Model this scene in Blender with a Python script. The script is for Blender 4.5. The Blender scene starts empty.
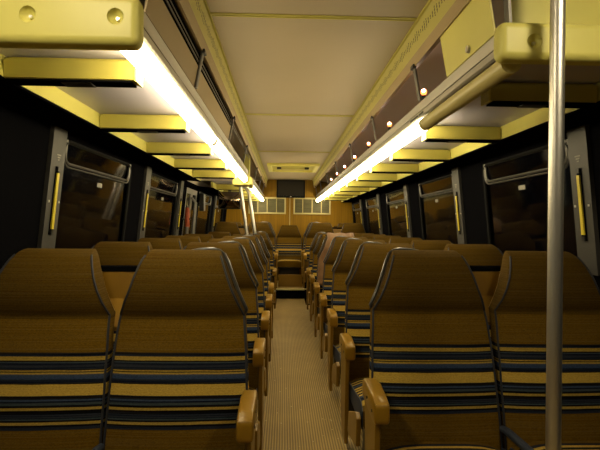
import bpy, bmesh, math, random
from mathutils import Vector, Matrix
random.seed(7)
sc = bpy.context.scene
col = sc.collection
PI = math.pi
# ------------------------------------------------------------------ camera, world, exposure
CX, EYE = -0.115, 1.10
cam = bpy.data.cameras.new('camera'); cam.sensor_width = 36; cam.lens = 467/600*36; cam.clip_start = .02
camo = bpy.data.objects.new('camera', cam); col.objects.link(camo)
camo.matrix_world = Matrix.Translation((CX, 0, EYE)) @ Matrix.Rotation(math.radians(-2.02), 4, 'Z') @ Matrix.Rotation(PI/2, 4, 'X') @ Matrix.Rotation(math.radians(.6), 4, 'Z')
sc.camera = camo
w = bpy.data.worlds.new('night'); sc.world = w; w.use_nodes = True
w.node_tree.nodes['Background'].inputs[0].default_value = (.010, .012, .02, 1)
w.node_tree.nodes['Background'].inputs[1].default_value = .12
sc.view_settings.view_transform = 'Standard'; sc.view_settings.look = 'None'
sc.view_settings.gamma = 1; sc.view_settings.use_curve_mapping = False
sc.view_settings.exposure = 0.0
TUBE_E = 23.5
DOME_E = 76.0
# ------------------------------------------------------------------ materials
def mat(name, color, rough=.5, metal=0, spec=.5, noise=None, bump=None, emit=None, sheen=0, coat=0):
    m = bpy.data.materials.new(name); m.use_nodes = True
    nt = m.node_tree; N = nt.nodes; L = nt.links; b = N['Principled BSDF']
    b.inputs['Base Color'].default_value = (*color, 1); b.inputs['Roughness'].default_value = rough
    b.inputs['Metallic'].default_value = metal; b.inputs['Specular IOR Level'].default_value = spec
    b.inputs['Sheen Weight'].default_value = sheen; b.inputs['Coat Weight'].default_value = coat
    tc = N.new('ShaderNodeTexCoord')
    if noise:
        sx, amt = noise
        mp = N.new('ShaderNodeMapping'); mp.inputs['Scale'].default_value = sx
        L.new(tc.outputs['Object'], mp.inputs[0])
        n = N.new('ShaderNodeTexNoise'); n.inputs['Scale'].default_value = 1; n.inputs['Detail'].default_value = 5
        L.new(mp.outputs[0], n.inputs['Vector'])
        mr = N.new('ShaderNodeMapRange'); mr.inputs[1].default_value = .3; mr.inputs[2].default_value = .7
        mr.inputs[3].default_value = 1-amt; mr.inputs[4].default_value = 1+amt
        L.new(n.outputs[0], mr.inputs[0])
        mx = N.new('ShaderNodeVectorMath'); mx.operation = 'SCALE'; mx.inputs[0].default_value = color
        L.new(mr.outputs[0], mx.inputs['Scale']); L.new(mx.outputs[0], b.inputs['Base Color'])
    if bump:
        sc_, st = bump
        n2 = N.new('ShaderNodeTexNoise'); n2.inputs['Scale'].default_value = sc_; n2.inputs['Detail'].default_value = 3
        L.new(tc.outputs['Object'], n2.inputs['Vector'])
        bp = N.new('ShaderNodeBump'); bp.inputs['Strength'].default_value = st; bp.inputs['Distance'].default_value = .002
        L.new(n2.outputs[0], bp.inputs['Height']); L.new(bp.outputs[0], b.inputs['Normal'])
    if emit:
        b.inputs['Emission Color'].default_value = (*emit[0], 1); b.inputs['Emission Strength'].default_value = emit[1]
    return m

BROWN = (.100, .056, .0040); TAN = (.40, .27, .05); NAVY = (.011, .014, .024); BLUE = (.030, .045, .085); BLK = (.008, .007, .008); TEAL = (.032, .044, .052)
def fabric(name, stops, axis, lo, hi, brown=BROWN):
    """woven cloth with bands of colour along one axis; stops run 0..1 from hi to lo"""
    m = bpy.data.materials.new(name); m.use_nodes = True
    nt = m.node_tree; N = nt.nodes; L = nt.links; b = N['Principled BSDF']
    b.inputs['Roughness'].default_value = .92; b.inputs['Specular IOR Level'].default_value = .05
    b.inputs['Sheen Weight'].default_value = .0; b.inputs['Sheen Tint'].default_value = (.8, .6, .25, 1)
    tc = N.new('ShaderNodeTexCoord'); sp = N.new('ShaderNodeSeparateXYZ'); L.new(tc.outputs['Object'], sp.inputs[0])
    nz = N.new('ShaderNodeTexNoise'); nz.inputs['Scale'].default_value = 4; L.new(tc.outputs['Object'], nz.inputs['Vector'])
    ad = N.new('ShaderNodeMath'); ad.operation = 'MULTIPLY_ADD'; ad.inputs[1].default_value = .008
    L.new(nz.outputs[0], ad.inputs[0]); L.new(sp.outputs[axis], ad.inputs[2])
    mr = N.new('ShaderNodeMapRange'); mr.inputs[1].default_value = hi; mr.inputs[2].default_value = lo
    L.new(ad.outputs[0], mr.inputs[0])
    cr = N.new('ShaderNodeValToRGB'); cr.color_ramp.interpolation = 'CONSTANT'
    e = cr.color_ramp.elements
    e[0].position = 0; e[0].color = (*stops[0][1], 1); e[1].position = stops[1][0]; e[1].color = (*stops[1][1], 1)
    for p, c in stops[2:]:
        x = e.new(p); x.color = (*c, 1)
    L.new(mr.outputs[0], cr.inputs[0])
    mp = N.new('ShaderNodeMapping'); mp.inputs['Scale'].default_value = (170, 170, 420)
    L.new(tc.outputs['Object'], mp.inputs[0])
    n = N.new('ShaderNodeTexNoise'); n.inputs['Scale'].default_value = 1; n.inputs['Detail'].default_value = 4; L.new(mp.outputs[0], n.inputs['Vector'])
    m2 = N.new('ShaderNodeMapRange'); m2.inputs[1].default_value = .3; m2.inputs[2].default_value = .7; m2.inputs[3].default_value = .72; m2.inputs[4].default_value = 1.28
    L.new(n.outputs[0], m2.inputs[0])
    vm = N.new('ShaderNodeVectorMath'); vm.operation = 'SCALE'; L.new(cr.outputs[0], vm.inputs[0]); L.new(m2.outputs[0], vm.inputs['Scale'])
    # fine threads: thin lines along the weave
    mq = N.new('ShaderNodeMapping'); sc3 = [1.5, 1.5, 1.5]; sc3[axis] = 330; mq.inputs['Scale'].default_value = sc3
    L.new(tc.outputs['Object'], mq.inputs[0])
    nq = N.new('ShaderNodeTexNoise'); nq.inputs['Scale'].default_value = 1; nq.inputs['Detail'].default_value = 1; L.new(mq.outputs[0], nq.inputs['Vector'])
    mz = N.new('ShaderNodeMapRange'); mz.inputs[1].default_value = .3; mz.inputs[2].default_value = .7; mz.inputs[3].default_value = -.009; mz.inputs[4].default_value = .012
    L.new(nq.outputs[0], mz.inputs[0])
    va = N.new('ShaderNodeVectorMath'); va.operation = 'ADD'; L.new(vm.outputs[0], va.inputs[0]); L.new(mz.outputs[0], va.inputs[1])
    vx = N.new('ShaderNodeVectorMath'); vx.operation = 'MAXIMUM'; vx.inputs[1].default_value = (.003, .003, .003); L.new(va.outputs[0], vx.inputs[0])
    L.new(vx.outputs[0], b.inputs['Base Color'])
    bp = N.new('ShaderNodeBump'); bp.inputs['Strength'].default_value = .35; bp.inputs['Distance'].default_value = .002
    L.new(n.outputs[0], bp.inputs['Height']); L.new(bp.outputs[0], b.inputs['Normal'])
    return m
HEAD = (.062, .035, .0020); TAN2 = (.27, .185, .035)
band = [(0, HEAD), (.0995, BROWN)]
for py, c in [(70, BLK), (78, NAVY), (85, TAN), (100, BLK), (106, TEAL), (109, NAVY), (133, BLK), (137, TAN), (143, BLK), (146, TAN), (153, BLUE), (172, NAVY),
              (183, BLK), (191, TAN), (234, BLK), (248, BLUE), (255, NAVY), (262, TEAL), (270, BLK), (278, TAN), (290, BLK), (303, NAVY), (321, TEAL), (325, BLK), (332, TAN), (342, BLK), (350, NAVY), (361, BROWN)]:
    band.append((.30+.70*(py-70)/310, c if c is not TAN or py in (191,) else TAN2))
# ramp: 0 at z = Z0, stripes begin at .30
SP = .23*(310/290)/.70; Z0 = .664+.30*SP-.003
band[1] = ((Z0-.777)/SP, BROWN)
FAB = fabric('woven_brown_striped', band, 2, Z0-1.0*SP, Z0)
cush = [(0, BROWN)]
for i, c in enumerate([TAN, NAVY, BLUE, TAN, NAVY, TAN, BLK, TAN, BROWN, TAN, NAVY, BLUE, NAVY, TAN, BLK, TAN, NAVY, BROWN]):
    cush.append(((i+1)*.05, c))
FABC = fabric('woven_cushion_striped', cush, 1, -.26, -.72)
FABSIDE = mat('navy_vinyl', (.02, .028, .05), .6, bump=(60, .2))
PIP = mat('dark_piping', (.014, .015, .02), .6, spec=.3)
SHELL = mat('tan_plastic', (.20, .108, .008), .38, bump=(300, .08))
ARM = mat('tan_armrest', (.25, .135, .008), .35, bump=(250, .08))
DARKM = mat('dark_metal', (.03, .03, .03), .4, .6)
HANDLE = mat('worn_black_metal', (.025, .025, .026), .3, 0)
CHROME = mat('chrome', (.80, .78, .74), .40, 1, noise=((3, 3, 9), .06))
YEL = mat('yellow_green_plastic', (.72, .67, .18), .42, bump=(400, .12), noise=((4, 4, 4), .04))
YELD = mat('yellow_enamel_metal', (.50, .45, .10), .38, noise=((3, 3, 3), .05))
WHITE = mat('off_white_laminate', (.60, .575, .70), .5, noise=((2, 2, 2), .03))
CEIL = mat('ceiling_laminate', (.41, .34, .23), .55, noise=((1.5, 1.5, 1.5), .04))
TANP = mat('tan_laminate', (.37, .27, .125), .5, noise=((3, 3, 3), .06))
SILVER = mat('brushed_aluminium', (.55, .53, .49), .42, .75, noise=((40, 1, 40), .1))
ALUD = mat('dull_grey_metal', (.20, .19, .18), .45, .6)
BLACK = mat('black_panel', (.004, .004, .005), .9, spec=0)
RUB = mat('black_rubber', (.008, .008, .008), .7, spec=.1)
WOOD = mat('honey_wood_laminate', (.26, .14, .004), .5, spec=.25, noise=((60, 4, 1.2), .22))
BIN = mat('bin_liner', (.78, .72, .66), .6)
GRILLE = mat('olive_mesh', (.13, .12, .06), .6, noise=((6, 6, 300), .35))
CREAM = mat('cream_frame', (.52, .45, .20), .45)
SCREEN = mat('dark_screen', (.012, .010, .008), .3, spec=.25)
YSTRIP = mat('yellow_strip', (.62, .50, .03), .4)
RED = mat('red_enamel', (.30, .05, .012), .6)
LABELM = mat('sticker', (.22, .21, .18), .6)
UNLIT = mat('unlit_diffuser', (.62, .54, .22), .35)
JACKET = mat('pink_brown_cloth', (.15, .075, .028), .9, bump=(30, .5), noise=((12, 12, 8), .2), sheen=.2)
TUBE = mat('lit_diffuser', (.9, .85, .7), .4, emit=((1, .83, .48), TUBE_E))
DOME = mat('lit_dome', (.9, .85, .7), .4, emit=((1, .84, .52), DOME_E))
GLOW = mat('orange_lens', (.9, .3, .1), .3, emit=((1, .22, .05), 4.0))
GLOWW = mat('bulb', (1, .8, .6), .3, emit=((1, .78, .62), 110))
def glassmat():
    m = bpy.data.materials.new('tinted_glass'); m.use_nodes = True
    b = m.node_tree.nodes['Principled BSDF']
    b.inputs['Base Color'].default_value = (.35, .36, .36, 1); b.inputs['Roughness'].default_value = .05
    b.inputs['Transmission Weight'].default_value = 1; b.inputs['IOR'].default_value = 1.33
    return m
GLASS = glassmat()
def floormat():
    m = bpy.data.materials.new('ribbed_rubber'); m.use_nodes = True
    nt = m.node_tree; N = nt.nodes; L = nt.links; b = N['Principled BSDF']
    tc = N.new('ShaderNodeTexCoord'); sp = N.new('ShaderNodeSeparateXYZ'); L.new(tc.outputs['Object'], sp.inputs[0])
    ml = N.new('ShaderNodeMath'); ml.operation = 'MULTIPLY'; ml.inputs[1].default_value = 2*PI/.0135; L.new(sp.outputs[0], ml.inputs[0])
    sn = N.new('ShaderNodeMath'); sn.operation = 'SINE'; L.new(ml.outputs[0], sn.inputs[0])
    n = N.new('ShaderNodeTexNoise'); n.inputs['Scale'].default_value = 3.5; n.inputs['Detail'].default_value = 6; L.new(tc.outputs['Object'], n.inputs['Vector'])
    cr = N.new('ShaderNodeMix'); cr.data_type = 'RGBA'
    cr.inputs[6].default_value = (.25, .165, .050, 1); cr.inputs[7].default_value = (.45, .31, .10, 1); L.new(n.outputs[0], cr.inputs[0])
    mr = N.new('ShaderNodeMapRange'); mr.inputs[1].default_value = -1; mr.inputs[2].default_value = 1; mr.inputs[3].default_value = .5; mr.inputs[4].default_value = 1.25
    L.new(sn.outputs[0], mr.inputs[0])
    vm = N.new('ShaderNodeVectorMath'); vm.operation = 'SCALE'; L.new(cr.outputs[2], vm.inputs[0]); L.new(mr.outputs[0], vm.inputs['Scale'])
    vo = N.new('ShaderNodeTexVoronoi'); vo.inputs['Scale'].default_value = 28; L.new(tc.outputs['Object'], vo.inputs['Vector'])
    lt = N.new('ShaderNodeMath'); lt.operation = 'LESS_THAN'; lt.inputs[1].default_value = .13; L.new(vo.outputs['Distance'], lt.inputs[0])
    n3 = N.new('ShaderNodeTexNoise'); n3.inputs['Scale'].default_value = 20; L.new(tc.outputs['Object'], n3.inputs['Vector'])
    g3 = N.new('ShaderNodeMath'); g3.operation = 'GREATER_THAN'; g3.inputs[1].default_value = .55; L.new(n3.outputs[0], g3.inputs[0])
    mu = N.new('ShaderNodeMath'); mu.operation = 'MULTIPLY'; L.new(lt.outputs[0], mu.inputs[0]); L.new(g3.outputs[0], mu.inputs[1])
    mx = N.new('ShaderNodeMix'); mx.data_type = 'RGBA'; mx.inputs[7].default_value = (.62, .50, .28, 1)
    L.new(mu.outputs[0], mx.inputs[0]); L.new(vm.outputs[0], mx.inputs[6]); L.new(mx.outputs[2], b.inputs['Base Color'])
    b.inputs['Roughness'].default_value = .6
    bp = N.new('ShaderNodeBump'); bp.inputs['Strength'].default_value = .5; bp.inputs['Distance'].default_value = .002
    L.new(sn.outputs[0], bp.inputs['Height']); L.new(bp.outputs[0], b.inputs['Normal'])
    return m
FLOOR = floormat()
def perfmat():
    """yellow enamel punched with rows of small holes"""
    m = mat('perforated_yellow', (.55, .50, .15), .35); nt = m.node_tree; N = nt.nodes; L = nt.links; b = N['Principled BSDF']
    tc = N.new('ShaderNodeTexCoord'); sp = N.new('ShaderNodeSeparateXYZ'); L.new(tc.outputs['Object'], sp.inputs[0])
    def math_(op, a, c=None, v=None):
        n = N.new('ShaderNodeMath'); n.operation = op
        L.new(a, n.inputs[0]) if not isinstance(a, float) else None
        if c is not None: L.new(c, n.inputs[1])
        if v is not None: n.inputs[1].default_value = v
        return n.outputs[0]
    # Object z is height along the strip (1.84..1.94), y the length
    def dots(py, pz, oz, oy, r):
        fy = math_('SUBTRACT', math_('FRACT', math_('MULTIPLY', math_('ADD', sp.outputs[1], v=oy), v=1/py)), v=.5)
        fz = math_('SUBTRACT', math_('FRACT', math_('MULTIPLY', math_('ADD', sp.outputs[2], v=oz), v=1/pz)), v=.5)
        a = math_('MULTIPLY', fy, v=py); c = math_('MULTIPLY', fz, v=pz)
        d = math_('SQRT', math_('ADD', math_('MULTIPLY', a, a), math_('MULTIPLY', c, c)))
        return math_('LESS_THAN', d, v=r)
    d1 = dots(.025, .0115, 0, 0, .0054)
    # a zig-zag envelope keeps only a diamond row
    u = math_('ABSOLUTE', math_('SUBTRACT', math_('FRACT', math_('MULTIPLY', sp.outputs[1], v=1/.12)), v=.5))
    amp = math_('ADD', math_('MULTIPLY', u, v=.028), v=.006)
    off = math_('ABSOLUTE', math_('SUBTRACT', sp.outputs[2], v=1.887))
    inside = math_('LESS_THAN', off, amp)
    k = math_('MULTIPLY', d1, inside)
    mx = N.new('ShaderNodeMix'); mx.data_type = 'RGBA'; mx.inputs[6].default_value = (.55, .50, .15, 1); mx.inputs[7].default_value = (.015, .012, .005, 1)
    L.new(k, mx.inputs[0]); L.new(mx.outputs[2], b.inputs['Base Color'])
    return m
PERF = perfmat()
# ------------------------------------------------------------------ mesh helpers
def obj(name, bm, m, parent=None, smooth=False, angle=35):
    me = bpy.data.meshes.new(name)
    bmesh.ops.recalc_face_normals(bm, faces=bm.faces)
    bm.to_mesh(me); bm.free()
    if smooth:
        me.shade_smooth() if hasattr(me, 'shade_smooth') else None
        try: me.set_sharp_from_angle(angle=math.radians(angle))
        except Exception: pass
    me.materials.append(m)
    o = bpy.data.objects.new(name, me); col.objects.link(o)
    if parent: o.parent = parent
    return o
def tag(o, label, cat, group=None):
    o['label'] = label; o['category'] = cat
    if group: o['group'] = group
    return o
def thing(name, label, cat, loc=(0, 0, 0), group=None):
    o = bpy.data.objects.new(name, None); col.objects.link(o); o.location = loc; o.empty_display_size = .1
    return tag(o, label, cat, group)
def struct(name, bm, m, parent=None, **k):
    o = obj(name, bm, m, parent, **k)
    if not parent: o['kind'] = 'structure'
    return o
def B(): return bmesh.new()
def box(bm, x0, x1, y0, y1, z0, z1, bev=0, seg=2):
    x0, x1 = sorted((x0, x1)); y0, y1 = sorted((y0, y1)); z0, z1 = sorted((z0, z1))
    r = bmesh.ops.create_cube(bm, size=1)
    vs = r['verts']
    for v in vs:
        v.co = Vector(((x0+x1)/2+v.co.x*(x1-x0), (y0+y1)/2+v.co.y*(y1-y0), (z0+z1)/2+v.co.z*(z1-z0)))
    if bev:
        es = list({e for v in vs for e in v.link_edges})
        bmesh.ops.bevel(bm, geom=es, offset=bev, segments=seg, affect='EDGES', profile=.5)
    return bm
def tube(bm, pts, r, seg=10, closed=False, cap=True):
    pts = [Vector(p) for p in pts]; n = len(pts); rings = []
    up = None
    for i, p in enumerate(pts):
        if closed: t = (pts[(i+1) % n]-pts[i-1]).normalized()
        elif i == 0: t = (pts[1]-p).normalized()
        elif i == n-1: t = (p-pts[-2]).normalized()
        else: t = ((pts[i+1]-p).normalized()+(p-pts[i-1]).normalized()).normalized()
        if up is None:
            a = Vector((0, 0, 1)) if abs(t.z) < .9 else Vector((1, 0, 0))
            up = (a-t*a.dot(t)).normalized()
        else:
            up = (up-t*up.dot(t)).normalized()
        s = t.cross(up)
        rr = r[i] if isinstance(r, (list, tuple)) else r
        rings.append([bm.verts.new(p+(up*math.cos(2*PI*k/seg)+s*math.sin(2*PI*k/seg))*rr) for k in range(seg)])
    m = n if closed else n-1
    for i in range(m):
        a, b = rings[i], rings[(i+1) % n]
        for k in range(seg): bm.faces.new((a[k], a[(k+1) % seg], b[(k+1) % seg], b[k]))
    if not closed and cap:
        bm.faces.new(rings[0]); bm.faces.new(rings[-1])
    return bm
def prism(bm, poly, axis, a, b, bev=0):
    """poly of 2-D points swept along an axis: 'x' (pts y,z), 'y' (pts x,z), 'z' (pts x,y)"""
    def P(p, t):
        return {'x': (t, p[0], p[1]), 'y': (p[0], t, p[1]), 'z': (p[0], p[1], t)}[axis]
    A = [bm.verts.new(P(p, a)) for p in poly]; C = [bm.verts.new(P(p, b)) for p in poly]
    n = len(poly); fs = [bm.faces.new(A), bm.faces.new(C)]
    for i in range(n): fs.append(bm.faces.new((A[i], A[(i+1) % n], C[(i+1) % n], C[i])))
    if bev:
        es = list({e for f in fs for e in f.edges})
        bmesh.ops.bevel(bm, geom=es, offset=bev, segments=2, affect='EDGES', profile=.5)
    return bm
def loft(bm, rings, cap=True):
    R = [[bm.verts.new(p) for p in r] for r in rings]
    n = len(R[0])
    for i in range(len(R)-1):
        for k in range(n): bm.faces.new((R[i][k], R[i][(k+1) % n], R[i+1][(k+1) % n], R[i+1][k]))
    if cap: bm.faces.new(R[0]); bm.faces.new(R[-1])
    return bm
def interp(tab, z):
    if z <= tab[0][0]: return tab[0][1]
    for (a, va), (b, vb) in zip(tab, tab[1:]):
        if z <= b: return va+(vb-va)*(z-a)/(b-a)
    return tab[-1][1]
def copy_tree(o, parent=None):
    c = o.copy(); col.objects.link(c)
    if parent: c.parent = parent
    for ch in list(o.children): copy_tree(ch, c)
    return c
# ------------------------------------------------------------------ the shell of the coach
YF, YR = -1.6, 8.7
ZC = 1.94
def wx(z):   # half width of the side wall at height z
    return 1.215 if z < .9 else 1.215-(z-.9)*.10
def slab(bm, s, y0, y1, z0, z1, t0=0, t1=.04):
    """a slab lying in the leaning side wall, which bends at z = .9"""
    if z0 < .9-1e-6 and z1 > .9+1e-6 and t0 >= 0:
        slab(bm, s, y0, y1, z0, .9, t0, t1); slab(bm, s, y0, y1, .9, z1, t0, t1); return
    c = []
    for y in (y0, y1):
        for (z, t) in ((z0, t0), (z1, t0), (z1, t1), (z0, t1)):
            c.append(bm.verts.new((s*(wx(z)+t), y, z)))
    for f in ((0, 1, 2, 3), (7, 6, 5, 4), (0, 4, 5, 1), (1, 5, 6, 2), (2, 6, 7, 3), (3, 7, 4, 0)): bm.faces.new([c[i] for i in f])
struct('floor', box(B(), -1.26, 1.26, YF, YR, -.05, 0), FLOOR)
# raised rear floor: aisle step further back than the plinths under the seats
pl = B(); box(pl, -.205, .205, 6.96, YR-.001, .0005, .14)
box(pl, -1.214, -.206, 6.42, YR-.001, .0005, .14); box(pl, .206, 1.214, 6.42, YR-.001, .0005, .14)
struct('trim_1', pl, BLACK)
nose = B(); box(nose, -.27, .27, 6.93, 6.975, .128, .150, .006); struct('trim_2', nose, CREAM)
mt = B(); box(mt, -.204, .204, 6.985, 8.0, .1405, .146); struct('trim_3', mt, FLOOR)
# ceiling: middle panel strip and the plain front part
ce = B(); box(ce, -.425, .425, YF, YR, ZC, ZC+.04)
box(ce, -1.157, -.427, YF, 1.05, ZC, ZC+.04); box(ce, .427, 1.157, YF, 1.17, ZC, ZC+.04)
struct('ceiling', ce, CEIL)
se = B()
for y in (1.87, 3.55, 5.33):
    box(se, -.42, .42, y-.006, y+.006, ZC-.004, ZC-.0005); box(se, -.41, .41, y+.007, y+.012, ZC-.008, ZC-.004, 0)
struct('trim_4', se, YELD)
def side(s):
    nm = 'left' if s < 0 else 'right'
    plates = [.72, 2.17, 3.58, 4.74, 5.72, 7.12] if s < 0 else [.56, 1.96, 3.38, 4.79, 6.21, 7.62]
    pane_w = .985 if s < 0 else .92
    bays = []
    for i, p in enumerate(plates):
        if s < 0 and i == 3: continue          # the door bay
        nx = plates[i+1] if i+1 < len(plates) else YR+.1
        w_ = min(pane_w if (s > 0 or i) else .86, nx-p-.18)
        if w_ > .3: bays.append((p+.07, p+.07+w_))
    door = (5.06, 5.70) if s < 0 else None
    holes = sorted(bays+([door] if door else []))
    wall = B()
    y = YF
    for a, b in holes:
        slab(wall, s, y, a, 0, 1.56); 
        if (a, b) != door: slab(wall, s, a, b, 0, .82)
        slab(wall, s, a, b, 1.50, 1.56)
        y = b
    slab(wall, s, y, YR, 0, 1.56)
    box(wall, s*1.158, s*1.19, YF, 1.10 if s < 0 else 1.24, 1.5605, 1.975)
    struct('wall_'+nm, wall, BLACK)
    # outer roof curve behind the luggage rack
    rf = B()
    prof = [(1.155, 1.5605), (1.13, 1.66), (1.05, 1.78), (.90, 1.87), (.47, 1.935), (.47, 1.955), (.91, 1.89), (1.065, 1.80), (1.15, 1.67), (1.175, 1.5605)]
    prism(rf, [(s*x, z) for x, z in prof], 'y', 1.10 if s < 0 else 1.24, YR)
    struct('trim_%d' % (5 if s < 0 else 6), rf, BIN)
    # lower heater duct along the wall
    bb = B(); box(bb, s*1.13, s*1.213, YF, 6.40, .001, .16, .01); struct('baseboard_'+nm, bb, ALUD)
    global wn
    for i_, (a, b) in enumerate(bays):
        wn += 1
        r = bpy.data.objects.new('window_%d' % wn, None); col.objects.link(r); r['kind'] = 'structure'
        g = B(); slab(g, s, a+.002, b-.002, .822, 1.384, .012, .018); obj('glass', g, GLASS, r)
        # the hopper pane leans in a little at its top
        g = B(); prism(g, [(s*(wx(1.386)+.018), 1.386), (s*(wx(1.386)+.023), 1.386), (s*(wx(1.498)+.010), 1.498), (s*(wx(1.498)+.005), 1.498)], 'y', a+.002, b-.002); obj('hopper_glass', g, GLASS, r)
        f = B()
        def rr(y0, y1, z0, z1, rad, off, n=6):
            pts = []
            for (cy, cz, a0) in ((y1-rad, z1-rad, 0), (y0+rad, z1-rad, 90), (y0+rad, z0+rad, 180), (y1-rad, z0+rad, 270)):
                for k in range(n+1):
                    t = math.radians(a0+90*k/n); pts.append((s*(wx(cz+rad*math.sin(t))+off), cy+rad*math.cos(t), cz+rad*math.sin(t)))
            return pts
        tube(f, rr(a+.008, b-.008, .83, 1.49, .06, .002), .011, 6, True)
        obj('rubber_seal', f, RUB, r, smooth=True)
        hb = b-.20 if i_ == 0 else b
        f = B()
        def uu(y0, y1, z0, z1, rad, off):
            pts = [p_ for p_ in rr(y0, y1, z0, z1+rad, rad, off)[14:28]]
            return [(s*(wx(z1)+off), y0, z1)]+pts+[(s*(wx(z1)+off), y1, z1)]
        tube(f, uu(a+.035, hb-.040, 1.385, 1.497, .045, .0), .0075, 6)
        tube(f, uu(a+.020, hb-.025, 1.368, 1.497, .055, -.002), .0045, 6)
        obj('hopper_frame', f, SILVERD, r, smooth=True)
        f = B(); slab(f, s, (a+b)/2-.02, (a+b)/2+.05, 1.305, 1.33, .009, .0112); obj('sticker', f, LABELM, r)
    # narrow metal pillar plates with their yellow release bars
    for i, p in enumerate(plates):
        if s < 0 and i == 4: continue
        r = thing('emergency_release', PLATE_LABELS[(s, i)], 'release bar', (s*wx(.8), p, .8), 'window release pillars')
        f = B()
        def psl(bm, y0, y1, z0, z1, t0, t1):
            slab(bm, s, y0, y1, z0, z1, t0, t1)
            for v in bm.verts:
                if not v.tag: v.co -= Vector(r.location); v.tag = True
        psl(f, p-.062, p+.062, .901, 1.53, -.020, -.001); obj('pillar_plate', f, PLATEM, r)
        f = B(); psl(f, p-.016, p+.016, 1.045, 1.355, -.0235, -.0202); obj('slot', f, BLACK, r)
        f = B(); psl(f, p-.009, p+.009, 1.07, 1.325, -.030, -.024); obj('release_bar', f, YSTRIP, r)
        for zz in (1.335, 1.045):
            f = B(); psl(f, p-.010, p+.010, zz, zz+.018, -.030, -.024); obj('clip', f, DARKM, r)
        f = B()
        for k in range(3): psl(f, p-.016+.006*k, p+.022-.006*k, 1.405-.011*k, 1.411-.011*k, -.0212, -.0203)
        obj('instruction_marks', f, LABELM, r)
        for yy in (p-.045, p+.047):
            f = B(); psl(f, yy-.005, yy+.005, 1.19, 1.20, -.023, -.0203); obj('screw', f, SILVER, r)
wn = 0
SILVERD = mat('window_frame_metal', (.14, .135, .125), .45, .7)
PLATEM = mat('grey_pillar_metal', (.042, .040, .037), .55, .2, noise=((8, 8, 8), .08))
lp = ['grey pillar plate with yellow bar beside the front left window, nearest the camera', 'grey window pillar with yellow release bar, beside the two nearest left seats',
      'grey window pillar with yellow release bar, second one visible down the left wall', 'grey pillar plate with yellow bar just before the side door', '',
      'small distant grey pillar with yellow bar, left wall beyond the side door']
rp = ['grey pillar plate with yellow bar on the right wall, nearest the camera', 'large grey window pillar with yellow release bar at the right edge behind the pole',
      'grey window pillar with yellow release bar, second down the right wall', 'grey window pillar with yellow release bar, third down the right wall',
      'small grey window pillar with yellow bar, fourth down the right wall', 'tiny grey window pillar with yellow bar nearest the rear wall, right side']
PLATE_LABELS = {(-1, i): t for i, t in enumerate(lp)}; PLATE_LABELS.update({(1, i): t for i, t in enumerate(rp)})
side(-1); side(1)
# rear and front walls
rw = B(); box(rw, -1.255, 1.255, YR+.001, YR+.05, -.05, 2.0); struct('wall_rear', rw, WOOD)
rs = B(); box(rs, -.006, .006, YR-.008, YR, .14, 1.60); struct('trim_7', rs, CREAM)
fw = B(); box(fw, -1.255, 1.255, YF-.05, YF-.001, -.05, 2.0); struct('wall_front', fw, BLACK)
# ------------------------------------------------------------------ overhead luggage racks
def rack(s, y0, y1, label, name='luggage_rack'):
    r = thing(name, label, 'luggage rack', (s*.72, y0, 1.52))
    o = Vector(r.location)
    def P(nm, bm, m, **k):
        for v in bm.verts: v.co -= o
        return obj(nm, bm, m, r, **k)
    def X(x): return s*x
    b = B(); box(b, X(.513), X(.965), y0, y1, 1.602, 1.614); P('underside_panel', b, WHITE)
    y = y0+.4
    while y < y1:
        P('panel_seam', box(B(), X(.51), X(.95), y-.003, y+.003, 1.5985, 1.6015), DARKM); y += .7
    # aluminium edge profile
    b = B(); prism(b, [(X(x), z) for x, z in ((.4815, 1.608), (.477, 1.643), (.485, 1.648), (.51, 1.648), (.51, 1.608))], 'y', y0, y1)
    P('edge_rail', b, SILVER)
    b = B(); prism(b, [(X(x), z) for x, z in ((.488, 1.578), (.4815, 1.584), (.4815, 1.604), (.512, 1.604), (.512, 1.578))], 'y', y0, y1)
    P('lower_rail', b, SILVER)
    b = B(); box(b, X(.485), X(.505), y0, y1, 1.6042, 1.6078); P('groove', b, DARKM)
    # side band over the windows
    b = B(); prism(b, [(X(x), z) for x, z in ((.953, 1.534), (.962, 1.601), (.985, 1.601), (.978, 1.534))], 'y', y0, y1); P('side_band', b, YEL)
    b = B(); prism(b, [(X(x), z) for x, z in ((.955, 1.525), (.955, 1.533), (1.148, 1.552), (1.150, 1.540))], 'y', y0, y1); P('window_header', b, BLACK)
    b = B(); box(b, X(.502), X(1.12), y0, y1, 1.6155, 1.622); P('rack_floor', b, BIN)
    return r, P
beams_l = [1.45+.725*k for k in range(5)]
beams_l2 = [5.86, 6.56, 7.27, 7.97, 8.55]
beams_r = [1.59+.705*k for k in range(10)]
def beams(s, ys, P):
    xi = .568 if s < 0 else .583
    for i, y in enumerate(ys):
        b = B()
        prism(b, [(y-.012, 1.598), (y-.012, 1.588), (y-.032, 1.585), (y-.030, 1.532), (y-.024, 1.530), (y+.030, 1.530), (y+.034, 1.598)], 'x', s*xi, s*.952)
        P('cross_beam', b, YELD)
        b = B(); box(b, s*(xi+.01), s*.948, y-.026, y+.030, 1.5235, 1.5295, .001); P('vent_slot_strip', b, BLACK)
        b = B(); box(b, s*.70, s*.79, y-.020, y+.024, 1.520, 1.523, .001); P('reading_lamp', b, SCREEN)
        b = B(); box(b, s*(xi-.0075), s*(xi-.0005), y-.034, y+.034, 1.5255, 1.598, .002); P('end_plate', b, YEL)
rk, PL = rack(-1, 1.19, 4.75, 'long overhead luggage rack above the near left seats, yellow beams underneath'); beams(-1, beams_l, PL)
rk2, PL2 = rack(-1, 5.60, YR-.03, 'far section of the left luggage rack beyond the door gap'); beams(-1, beams_l2, PL2)
rk3, PR = rack(1, 1.275, YR-.03, 'overhead luggage rack running the whole right side above the seats'); beams(1, beams_r, PR)
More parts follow.
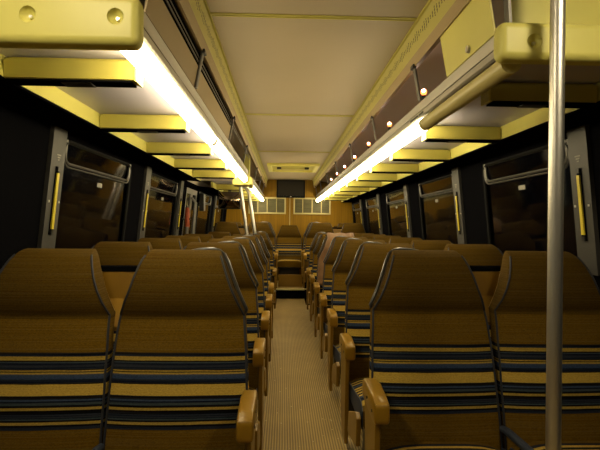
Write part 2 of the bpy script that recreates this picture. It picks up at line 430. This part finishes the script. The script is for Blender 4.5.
# door-gap bracket at the end of the first left section
b = B(); box(b, -.64, -.44, 4.752, 5.00, 1.50, 1.585, .01); PL('end_bracket', b, YEL)
b = B(); box(b, -.53, -.462, 4.752, 4.80, 1.586, 1.82, .008); PL('end_post', b, YEL)
# moulded end caps with recessed screws
def cap(s, y, x0, x1, z0, P, screws):
    bm = B(); box(bm, s*x0, s*x1, y-.055, y, z0, 1.649, .022, 4)
    cut = [(s*x, y-.060, 1.594) for x in screws]
    o = P('end_cap', bm, YEL, smooth=True, angle=50)
    off = Vector(o.parent.location)
    for c in cut:
        cb = B(); bmesh.ops.create_uvsphere(cb, u_segments=20, v_segments=12, radius=.021, matrix=Matrix.Translation(Vector(c)-off))
        k = obj('cutter', cb, YEL, smooth=True)
        k.location = off
        md = o.modifiers.new('b', 'BOOLEAN'); md.operation = 'DIFFERENCE'; md.object = k; md.solver = 'EXACT'
        bpy.context.view_layer.update()
        me = bpy.data.meshes.new_from_object(o.evaluated_get(bpy.context.evaluated_depsgraph_get()))
        o.modifiers.clear(); o.data = me; bpy.data.objects.remove(k)
        sb = B(); bmesh.ops.create_cone(sb, cap_ends=True, segments=12, radius1=.0055, radius2=.004, depth=.006,
                                        matrix=Matrix.Translation((c[0]+.003, c[1]+.016, c[2]-.002)) @ Matrix.Rotation(PI/2, 4, 'X'))
        for v in sb.verts: v.co -= off
        obj('screw', sb, CHROME, o, smooth=True)
    wm = o.modifiers.new('wn', 'WEIGHTED_NORMAL'); wm.keep_sharp = False
        
cap(-1, 1.185, .465, 1.14, 1.525, PL, (.522, .728, .934)); cap(1, 1.270, .452, 1.14, 1.545, PR, (.545, .77, .99))
# yellow bulkheads above the end caps
b = B(); prism(b, [(.515, 1.655), (.53, 1.90), (.88, 1.865), (1.03, 1.775), (1.11, 1.66)], 'y', 1.30, 1.315); PR('end_bulkhead', b, YEL)
b = B(); prism(b, [(-.515, 1.655), (-.53, 1.90), (-.88, 1.865), (-1.03, 1.775), (-1.11, 1.66)], 'y', 1.20, 1.215); PL('end_bulkhead', b, YEL)
b = B(); prism(b, [(.500, 1.652), (.490, 1.80), (.498, 1.80), (.508, 1.652)], 'y', 1.262, 1.29); PR('end_post', b, ALUD)
# slanted locker door with key lock, right side
b = B(); prism(b, [(.480, 1.650), (.486, 1.650), (.4585, 1.805), (.4525, 1.800)], 'y', 1.31, 1.70); PR('locker_door', b, YEL)
b = B(); bmesh.ops.create_cone(b, cap_ends=True, segments=18, radius1=.013, radius2=.011, depth=.01, matrix=Matrix.Translation((.473, 1.485, 1.672)) @ Matrix.Rotation(-PI/2, 4, 'Y'))
PR('key_lock', b, CHROME, smooth=True)
for yy in (2.02, 2.16, 2.10): 
    b = B(); box(b, .4785, .4812, yy-.03, yy+.03, 1.588, 1.596); PR('rail_clip', b, DARKM)
# tan closing panels on the near left part
b = B(); prism(b, [(-.480, 1.650), (-.486, 1.650), (-.470, 1.733), (-.464, 1.733)], 'y', 1.23, 3.05); PL('locker_door', b, TANP)
b = B(); prism(b, [(-.466, 1.734), (-.476, 1.734), (-.476, 1.797), (-.460, 1.791)], 'y', 1.20, 3.05); PL('sliding_track', b, BLACK)
b = B(); 
for zz in (1.748, 1.768): box(b, -.4655, -.4615, 1.20, 4.7, zz, zz+.006)
PL('track_rib', b, ALUD)
# struts holding the rack
def struts(s, ys, P):
    for y in ys:
        b = B(); prism(b, [(s*.470, 1.6485), (s*.4425, 1.80), (s*.4515, 1.80), (s*.4795, 1.6485)], 'y', y-.014, y+.014, .002); P('strut', b, ALUD)
        b = B(); box(b, s*.436, s*.453, y-.022, y+.022, 1.785, 1.802, .003); P('strut_foot', b, DARKM)
struts(-1, [1.90, 3.06, 4.15], PL); struts(-1, [5.75, 6.8, 7.9], PL2); struts(1, [2.02, 2.98, 3.98, 5.1, 6.2, 7.3, 8.3], PR)
# cove between ceiling and racks
for s, y0, nm in ((-1, 1.12, 8), (1, 1.20, 10)):
    c = B(); prism(c, [(s*.421, 1.942), (s*.436, 1.832), (s*.442, 1.832), (s*.428, 1.942)], 'y', y0, YR-.001); struct('trim_%d' % nm, c, PERF)
    c = B(); prism(c, [(s*.434, 1.831), (s*.446, 1.792), (s*.470, 1.80), (s*.445, 1.831)], 'y', y0, YR-.001); struct('trim_%d' % (nm+4), c, TANP)
    c = B() #, (s*.446, 1.792), (s*.470, 1.80), (s*.445, 1.831)], 'y', y0, YR-.001)
    prism(c, [(s*.414, 1.9395), (s*.414, 1.932), (s*.4205, 1.930), (s*.4205, 1.9395)], 'y', y0, YR-.001)
    struct('trim_%d' % (nm+1), c, YELD)
# ------------------------------------------------------------------ fluorescent light strips under the rack edges
def light_tube(s, y0, y1, label, lit=True):
    r = thing('fluorescent_light', label, 'light', (s*.484, y0, 1.527), 'fluorescent strips under the racks' if lit else None)
    prof = []
    for k in range(17):
        t = PI*.86+PI*1.28*k/16
        prof.append((s*(.512+.030*math.cos(t)), 1.557+.030*math.sin(t)))
    b = B(); prism(b, prof, 'y', y0+(.0225 if y0 > 1.5 else 0), y1-.0225)
    for v in b.verts: v.co -= Vector(r.location)
    obj('diffuser', b, TUBE if lit else UNLIT, r, smooth=True, angle=60)
    for yy in ((y0, y1-.022) if y0 > 1.5 else (y1-.022,)):
        b = B(); prism(b, [(s*.512+(x-s*.512)*1.02, 1.557+(z-1.557)*1.02) for x, z in prof], 'y', yy, yy+.022)
        for v in b.verts: v.co -= Vector(r.location)
        obj('end_collar', b, UNLIT, r)
for y0, y1, lab in ((1.19, 2.54, 'nearest glowing fluorescent tube under the left rack'), (2.55, 4.74, 'second glowing fluorescent tube under the left rack, up to the gap'),
                    (5.62, 7.1, 'glowing tube under the left rack beyond the door gap'), (7.11, 8.66, 'last glowing tube under the left rack by the rear wall')):
    light_tube(-1, y0, y1, lab)
light_tube(1, 1.275, 2.03, 'unlit yellowish light cover under the near end of the right rack', False)
ordn = ['nearest glowing tube under the right rack, right after the unlit cover', 'second glowing tube under the right rack', 'third glowing tube under the right rack', 'last glowing tube under the right rack by the rear wall']
for k, (y0, y1) in enumerate(((2.04, 3.42), (3.43, 5.2), (5.21, 6.9), (6.91, 8.66))): light_tube(1, y0, y1, ordn[k])
# two dome lamps over the entrance, behind the camera
for x, lab in ((-.75, 'round dome lamp on the front ceiling, left side'), (.75, 'round dome lamp on the front ceiling, right side')):
    r = thing('dome_lamp', lab, 'light', (x, .50, ZC))
    b = B(); bmesh.ops.create_uvsphere(b, u_segments=24, v_segments=12, radius=.11)
    for v in b.verts: v.co.z = min(v.co.z, 0)*.45-.012
    obj('glass_dome', b, DOME, r, smooth=True)
    b = B(); bmesh.ops.create_cone(b, cap_ends=True, segments=24, radius1=.125, radius2=.125, depth=.012, matrix=Matrix.Translation((0, 0, -.007))); obj('base_ring', b, SILVER, r)
# small orange lamps in the right rack
ord8 = ['nearest', 'second', 'third', 'fourth', 'fifth', 'sixth', 'farthest']
for k in range(7):
    y = 2.02+.13+.70*k
    r = thing('marker_lamp', '%s small orange lamp glowing inside the right luggage rack' % ord8[k], 'lamp', (.530, y, 1.6225), 'orange lamps in the right rack')
    b = B(); bmesh.ops.create_cone(b, cap_ends=True, segments=16, radius1=.012, radius2=.010, depth=.085, matrix=Matrix.Translation((0, 0, .0427))); obj('stem', b, DARKM, r)
    b = B(); bmesh.ops.create_uvsphere(b, u_segments=16, v_segments=10, radius=.015, matrix=Matrix.Translation((0, 0, .102))); obj('lens', b, GLOW, r, smooth=True)
    b = B(); bmesh.ops.create_uvsphere(b, u_segments=12, v_segments=8, radius=.008, matrix=Matrix.Translation((-.003, -.0085, .104))); obj('bulb', b, GLOWW, r, smooth=True)
# ------------------------------------------------------------------ seats
YT = [(.26, -.285), (.43, -.245), (.60, -.195), (.74, -.138), (.765, -.121), (.773, -.117), (.782, -.122), (.82, -.131), (.88, -.120), (.92, -.100), (.96, -.066), (.985, -.034), (.997, -.003), (1.0, .016)]
AT = [(.26, .238), (.50, .232), (.66, .222), (.773, .210), (.86, .166), (.96, .124), (.985, .111), (.997, .104), (1.0, .097)]     # towards the aisle
WT = [(.26, .238), (.50, .238), (.66, .238), (.773, .236), (.86, .206), (.96, .182), (.985, .172), (.997, .165), (1.0, .158)]     # towards the window
TT = [(.26, .06), (.773, .06), (.82, .080), (.90, .090), (.96, .078), (.985, .060), (.997, .030), (1.0, .010)]
def seat(kind, a):
    """a = +1 when the aisle lies towards +x"""
    r = thing({'aisle': 'aisle_seat', 'window': 'window_seat', 'rear': 'rear_bench_seat'}[kind], '', 'seat')
    zs = [.26, .34, .42, .50, .58, .66, .72, .755, .766, .773, .781, .79, .82, .86, .90, .94, .965, .98, .99, .997, 1.0]
    def ring(z, grow=0, v0=0, v1=None, inset=0):
        xa = interp(AT, z)-inset; xw = interp(WT, z)-inset
        if kind == 'rear' : xa = xw = (xa+xw)/2
        y = interp(YT, z); T = interp(TT, z) if v1 is None else v1
        pts = []
        n = 10; cr = .014
        for i in range(n+1):
            u = -1+2*i/n
            x = (u+1)/2*(xa+xw-2*cr)-xw+cr
            bul = -.014*(1-u*u)*min(1, T/.05)
            pts.append((a*x, y+v0+bul-grow, z))
        for t in (30, 60, 90):
            t = math.radians(t); pts.append((a*(xa-cr+cr*math.sin(t)), y+v0+cr*(1-math.cos(t)), z))
        pts.append((a*xa, y+v0+T*.5+.008, z)); pts.append((a*(xa-.004), y+v0+T, z))
        for i in range(1, 6): pts.append((a*((xa-.004)+(-xw-xa+.008)*i/6), y+v0+T, z))
        pts.append((a*(-xw+.004), y+v0+T, z)); pts.append((a*-xw, y+v0+T*.5+.008, z))
        for t in (90, 60, 30):
            t = math.radians(t); pts.append((a*(-xw+cr-cr*math.sin(t)), y+v0+cr*(1-math.cos(t)), z))
        return pts
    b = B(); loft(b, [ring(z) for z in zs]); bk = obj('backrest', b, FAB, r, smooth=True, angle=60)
    # piping round the front edge
    zp = [z for z in zs if z <= .985]
    pa = [(a*(interp(AT, z)-.004 if kind != 'rear' else (interp(AT, z)+interp(WT, z))/2-.004), interp(YT, z)+.002, z) for z in zp]
    pw = [(a*-(interp(WT, z)-.004 if kind != 'rear' else (interp(AT, z)+interp(WT, z))/2-.004), interp(YT, z)+.002, z) for z in zp]
    b = B(); tube(b, pa, .0042, 6); tube(b, pw, .0042, 6); obj('piping', b, PIP, bk, smooth=True)
    # plastic shell behind
    zsh = [.24, .40, .60, .74, .773, .82, .86, .90, .94, .965]
    def sring(z):
        xa = interp(AT, z)-.006; xw = interp(WT, z)-.006
        if kind == 'rear': xa = xw = (xa+xw)/2
        y = interp(YT, z)+interp(TT, z)-.004; T = .040 if z < .9 else .040*(1-(z-.9)/.10)
        return [(a*xa, y, z), (a*(xa-.008), y+T*.7, z), (a*(xa-.03), y+T, z), (a*(-xw+.03), y+T, z), (a*(-xw+.008), y+T*.7, z), (a*-xw, y, z)]
    b = B(); loft(b, [sring(z) for z in zsh]); obj('back_shell', b, SHELL, r, smooth=True)
    # cushion
    b = B(); nx, ny = 10, 12; top = []
    hw = .222
    def cz(u, t):  # u -1..1 across, t 0 back..1 front
        base = .335+.075*t
        edge = .030*(abs(u)**4)
        fr = .045*max(0, (t-.82)/.18)**2
        return base-edge-fr+.008*math.sin(t*9)*0
    rings = []
    for j in range(ny+1):
        t = j/ny; y = -.272-.45*t
        rg = [(hw*(-1+2*i/nx), y, cz(-1+2*i/nx, t)) for i in range(nx+1)]
        rg += [(hw*1.01, y, .30), (hw*.98, y, .265), (-hw*.98, y, .265), (-hw*1.01, y, .30)]
        rings.append(rg)
    loft(b, rings); cu = obj('seat_cushion', b, FABC, r, smooth=True, angle=50)
    # navy side faces, tan seat frame, leg
    for sg in (-1, 1):
        b = B(); prism(b, [(-.29, .262), (-.29, .318), (-.50, .345), (-.68, .365), (-.722, .335), (-.722, .262)], 'x', sg*.2225, sg*.2275)
        obj('cushion_side', b, FABSIDE, cu)
    b = B(); box(b, -.20, .20, -.70, -.24, .232, .264, .008); obj('seat_frame', b, DARKM, r)
    b = B(); box(b, -.17, .17, -.60, -.40, .001, .235, .01); obj('pedestal', b, DARKM, r)
    if kind == 'aisle':
        # armrest with its side panel
        xo, xi = .210, .262
        b = B(); prism(b, [(-.205, .530), (-.225, .545), (-.30, .548), (-.40, .544), (-.438, .534), (-.448, .524), (-.448, .472), (-.438, .462), (-.40, .464), (-.205, .474)], 'x', a*(xo+.003), a*xi, .009)
        ar = obj('armrest', b, ARM, r, smooth=True)
        b = B(); prism(b, [(-.225, .474), (-.425, .466), (-.41, .22), (-.40, .05), (-.29, .05), (-.25, .25)], 'x', a*.238, a*.256, .004)
        obj('side_panel', b, SHELL, r)
        for (yy, zz) in ((-.40, .495), (-.31, .505)):
            b = B(); bmesh.ops.create_cone(b, cap_ends=True, segments=10, radius1=.005, radius2=.005, depth=.003, matrix=Matrix.Translation((a*(xi+.001), yy, zz)) @ Matrix.Rotation(PI/2, 4, 'Y'))
            obj('screw', b, DARKM, ar)
        b = B(); prism(b, [(-.72, .19), (-.735, .31), (-.70, .325), (-.50, .25), (-.47, .15), (-.50, .14)], 'x', a*.232, a*.252, .004); obj('kick_panel', b, SHELL, r)
        # grab handle over the aisle corner
        H = []
        for (x, z, y) in ((-.03, .990, .03), (.02, 1.000, .030), (.07, 1.003, .028), (.098, .998, .022), (.117, .984, .010), (.136, .955, -.018), (.158, .905, -.050), (.181, .855, -.078), (.202, .812, -.090), (.212, .790, -.090), (.207, .778, -.086)):
            H.append((a*x, y, z))
        b = B(); tube(b, H, .0070, 8); obj('grab_handle', b, HANDLE, r, smooth=True)
        # narrow dividing bar lying between this seat and its neighbour
        b = B(); tube(b, [(a*-.240, -.262, .372), (a*-.240, -.30, .378), (a*-.240, -.50, .382), (a*-.240, -.62, .372)], [.012, .014, .014, .012], 10); obj('divider_bar', b, FABSIDE, r, smooth=True)
        # bar and tray joining the backs of the pair
        b = B(); box(b, a*-.42, a*-.05, .10, .135, .905, .928, .004); obj('rear_crossbar', b, BLACK, r)
        b = B(); prism(b, [(-.045, .70), (.105, .79), (.118, .903), (.103, .903), (.088, .80), (-.045, .715)], 'x', a*-.42, a*-.05); obj('seat_back_tray', b, SHELL, r)
    return r
protos = {}
def place(kind, s, x, y, z, label, group, zs=1):
    a = -s
    key = (kind, a)
    if key not in protos:
        o = protos[key] = seat(kind, a)
    else:
        o = copy_tree(protos[key])
    o.location = (x-.010, y, z); o.scale = (1, 1, zs)
    o['label'] = label; o['group'] = group
    return o
num = ['nearest', 'second', 'third', 'fourth', 'fifth', 'sixth', 'seventh']
XA, XW = .453, .934
for k in range(7):
    y = 1.92+.712*k
    if k == 4: lab = 'brown aisle seat, fifth right of the aisle, covered by a pinkish cloth'
    else: lab = '%s brown striped aisle seat right of the aisle, counted from the camera' % num[k]
    place('aisle', 1, XA, y, 0, lab, 'aisle seats on the right')
    place('window', 1, XW, y, 0, '%s brown striped window seat on the right side, counted from the camera' % num[k], 'window seats on the right')
for k in range(6):
    y = 1.80+.728*k if k < 5 else 6.24
    t = num[k] if k < 5 else 'single row beyond the side door:'
    if k < 5:
        la = '%s brown striped aisle seat left of the aisle, counted from the camera' % num[k]
        lw = '%s brown striped window seat on the left side, counted from the camera' % num[k]
    else:
        la = 'brown striped aisle seat left of the aisle, between the grab rails and the rear step'
        lw = 'brown striped window seat just beyond the side door, before the raised floor'
    place('aisle', -1, -XA+.004, y, 0, la, 'aisle seats on the left'); place('window', -1, -XW+.008, y, 0, lw, 'window seats on the left')
for k, y in enumerate((7.16, 7.86)):
    w_ = ('front', 'back')[k]
    for s, sn in ((-1, 'left'), (1, 'right')):
        place('aisle', s, s*(XA-.006), y, .14, '%s seat of the two aisle seats on the raised floor, %s of aisle' % (w_, sn), 'raised rear seats')
        place('window', s, s*(XW-.002), y, .14, '%s seat of the two window seats on the raised floor, %s side' % (w_, sn), 'raised rear seats')
for x, lab in ((-.96, 'rear bench seat in the far left corner against the wood wall'), (-.48, 'rear bench seat just left of the middle one'),
               (0, 'middle rear bench seat facing down the aisle with blue striped back'), (.48, 'rear bench seat just right of the middle one'),
               (.96, 'rear bench seat in the far right corner against the wood wall')):
    place('rear', 1, x, 8.54, .14, lab, 'rear bench seats', .955)
b = B(); box(b, -.185, .185, 7.20, 7.24, .1465, .33); tag(obj('heater_panel', b, SHELL), 'brown panel under the middle rear bench seat at the aisle end', 'panel')
# cloth over the fifth right aisle seat
yk = 1.92+.712*4
b = B(); rows = []
for z in [.52+.45*i/16 for i in range(17)]:
    xa, xw = interp(AT, z)-.004, interp(WT, z)-.02
    row = []
    for i in range(15):
        u = i/14; x = -xa+(xa+xw)*u
        wr = .007*math.sin(z*70+u*5)+.006*math.sin(u*17+z*22)
        row.append((XA-.010+x, yk+interp(YT, z)-.034+wr-.012*(1-(2*u-1)**2), z))
    rows.append(row)
for t in range(1, 4):
    row = []
    for i in range(15):
        u = i/14; z = .97; xa, xw = interp(AT, z)-.004, interp(WT, z)-.02
        row.append((XA-.010-xa+(xa+xw)*u, yk-.040+.045*t, 1.008+.012*math.sin(t*1.1)+.004*math.sin(u*15)))
    rows.append(row)
V = [[b.verts.new(p) for p in r_] for r_ in rows]
for i in range(len(V)-1):
    for k in range(14): b.faces.new((V[i][k], V[i][k+1], V[i+1][k+1], V[i+1][k]))
j = obj('draped_jacket', b, JACKET, smooth=True, angle=80); md = j.modifiers.new('thickness', 'SOLIDIFY'); md.thickness = .006; md.offset = 0
tag(j, 'pinkish brown cloth draped over the fifth aisle seat on the right', 'jacket')
# ------------------------------------------------------------------ grab poles
def pole(name, pts, r, label, cat='pole', flanges=True, group=None):
    o = Vector(pts[-1]); t = thing(name, label, cat, o, group)
    b = B(); tube(b, [Vector(p)-o for p in pts], r, 20); obj('tube', b, CHROME, t, smooth=True)
    if flanges:
        for p in (pts[0], pts[-1]):
            z = p[2]-o.z; dz = -.006 if p is pts[0] else .0065
            b = B(); bmesh.ops.create_cone(b, cap_ends=True, segments=24, radius1=r*2, radius2=r*2, depth=.011, matrix=Matrix.Translation((p[0]-o.x, p[1]-o.y, z+dz))); obj('flange', b, CHROME, t, smooth=True)
    return t
pole('grab_pole', [(.568, 1.150, ZC-.0005), (.568, 1.150, .0005)], .0175, 'tall chrome grab pole in the right foreground before the window seat')
pole('grab_rail', [(-.570, 4.91, 1.495), (-.558, 4.91, 1.42), (-.495, 4.91, .98), (-.44, 4.91, .0005)], .018, 'chrome grab rail by the left door gap, the left one of two', 'rail', False, 'grab rails at the side door')
pole('grab_rail', [(-.56, 4.98, 1.498), (-.535, 4.98, 1.496), (-.507, 4.98, 1.475), (-.485, 4.98, 1.43), (-.415, 4.98, .98), (-.36, 4.98, .0005)], .018, 'chrome grab rail curving over by the left door gap, the right one of two', 'rail', False, 'grab rails at the side door')
# ------------------------------------------------------------------ side door
d = bpy.data.objects.new('door_1', None); col.objects.link(d); d['kind'] = 'structure'
for (y0, y1) in ((5.065, 5.375), (5.385, 5.695)):
    b = B(); slab(b, -1, y0, y1, .01, .45, .005, .03); slab(b, -1, y0, y1, 1.44, 1.495, .005, .03); slab(b, -1, y0, y0+.05, .45, 1.44, .005, .03); slab(b, -1, y1-.05, y1, .45, 1.44, .005, .03)
    lf = obj('door_leaf', b, ALUD, d)
    b = B(); slab(b, -1, y0+.051, y1-.051, .452, 1.438, .014, .02); obj('glass', b, GLASS, lf)
    yy = y1-.03 if y0 < 5.1 else y0+.03
    b = B(); tube(b, [(-wx(.85)+.0, yy, .60), (-wx(.85)+.045, yy, .66), (-wx(1.4)+.045, yy, 1.34), (-wx(1.4)+.0, yy, 1.40)], .011, 8); obj('door_handle', b, ALUD, lf, smooth=True)
b = B(); box(b, -1.145, -1.09, 5.74, 5.86, 1.26, 1.47, .008)
bx_ = obj('control_box', b, PLATEM); tag(bx_, 'grey control box on the pillar beside the side door', 'box')
r = thing('fire_extinguisher', 'small red fire extinguisher on the left wall just before the side door', 'fire extinguisher', (-1.125, 4.94, 1.07))
b = B(); bmesh.ops.create_cone(b, cap_ends=True, segments=20, radius1=.024, radius2=.024, depth=.17, matrix=Matrix.Translation((0, 0, .085)))
bmesh.ops.create_cone(b, cap_ends=True, segments=20, radius1=.024, radius2=.012, depth=.03, matrix=Matrix.Translation((0, 0, .185))); obj('cylinder_body', b, RED, r, smooth=True)
b = B(); box(b, -.01, .01, -.04, .012, .20, .225, .004); obj('valve_handle', b, DARKM, r)
b = B(); box(b, -.052, .032, -.010, .010, .07, .09); obj('bracket', b, DARKM, r)
r = thing('wall_vent', 'pair of small metal louvres on the right wall behind the grab pole', 'vent', (1.2145, 2.02, .72))
for z in (0, .05):
    b = B(); box(b, -.010, -.0005, -.06, .06, z, z+.030, .002); obj('louvre', b, SILVER, r)
# dark mirror hanging under the far left rack
r = thing('mirror', 'dark rectangular mirror hanging under the far left rack beyond the door', 'mirror', (-.79, 5.86, 1.29))
b = B(); box(b, -.14, .14, -.02, .02, 0, .22, .008); obj('frame', b, DARKM, r)
b = B(); rg = [[b.verts.new((-.128+.256*i/12, -.0215-.03*(1-(2*i/12-1)**2)*(1-(2*j/8-1)**2)-.003, .012+.196*j/8)) for i in range(13)] for j in range(9)]
for j in range(8):
    for i in range(12): b.faces.new((rg[j][i], rg[j][i+1], rg[j+1][i+1], rg[j+1][i]))
obj('mirror_glass', b, mat('dark_mirror', (.25, .2, .15), .06, 1), r, smooth=True)
b = B(); box(b, -.02, .02, -.01, .01, .221, .23); obj('bracket', b, DARKM, r)
# ------------------------------------------------------------------ rear wall fittings
def grille(x0, x1, label):
    r = thing('return_air_grille', label, 'vent', ((x0+x1)/2, YR-.0005, 1.30), 'rear wall grilles')
    w2 = (x1-x0)/2; h = .31
    b = B(); box(b, -w2, w2, -.022, 0, 0, .028, .003); box(b, -w2, w2, -.022, 0, h-.028, h, .003)
    box(b, -w2, -w2+.028, -.022, 0, .028, h-.028, .003); box(b, w2-.028, w2, -.022, 0, .028, h-.028, .003); obj('frame', b, CREAM, r)
    for k in (1, 2, 3):
        x = -w2+2*w2*k/4; b = B(); box(b, x-.008, x+.008, -.020, -.001, .028, h-.028); obj('divider', b, CREAM, r)
    b = B()
    for k in range(16):
        z = .032+k*.0158; prism(b, [(-.014, z), (-.006, z+.011), (-.004, z+.011), (-.012, z)], 'x', -w2+.028, w2-.028)
    obj('louvres', b, GRILLE, r)
    b = B(); box(b, -w2+.026, w2-.026, -.003, -.0005, .026, h-.026); obj('backing', b, GRILLE, r)
grille(-.77, -.075, 'cream framed air grille on the rear wall, left of centre'); grille(.066, .76, 'cream framed air grille on the rear wall, right of centre')
r = thing('television', 'dark flat television hung at the top of the rear wall', 'television', (.012, 8.60, 1.60))
b = B(); box(b, -.262, .262, -.04, .04, 0, .325, .008); obj('casing', b, RUB, r)
b = B(); box(b, -.235, .235, -.044, -.0405, .035, .30); obj('screen', b, SCREEN, r)
b = B(); box(b, -.012, .012, -.045, -.0405, .012, .024); obj('badge', b, SILVER, r)
b = B(); box(b, -.1, .1, .041, .098, .10, .22); obj('wall_mount', b, DARKM, r)
# ceiling hatch
r = thing('roof_hatch', 'yellow rimmed escape hatch in the ceiling before the television', 'hatch', (.012, 6.75, ZC))
b = B()
for (x0, x1, y0, y1) in ((-.36, .36, -.40, -.34), (-.36, .36, .34, .40), (-.36, -.30, -.34, .34), (.30, .36, -.34, .34)): box(b, x0, x1, y0, y1, -.035, -.001, .006)
obj('rim', b, YEL, r)
b = B(); box(b, -.298, .298, -.338, .338, -.012, -.001); obj('lid', b, YELD, r)
b = B(); tube(b, [(-.17, 0, -.014), (-.16, 0, -.045), (.16, 0, -.045), (.17, 0, -.014)], .012, 8); obj('handle', b, CREAM, r, smooth=True)
for x in (-.2, .2): b = B(); box(b, x-.03, x+.03, -.05, .05, -.035, -.0125, .004); obj('latch', b, DARKM, r)
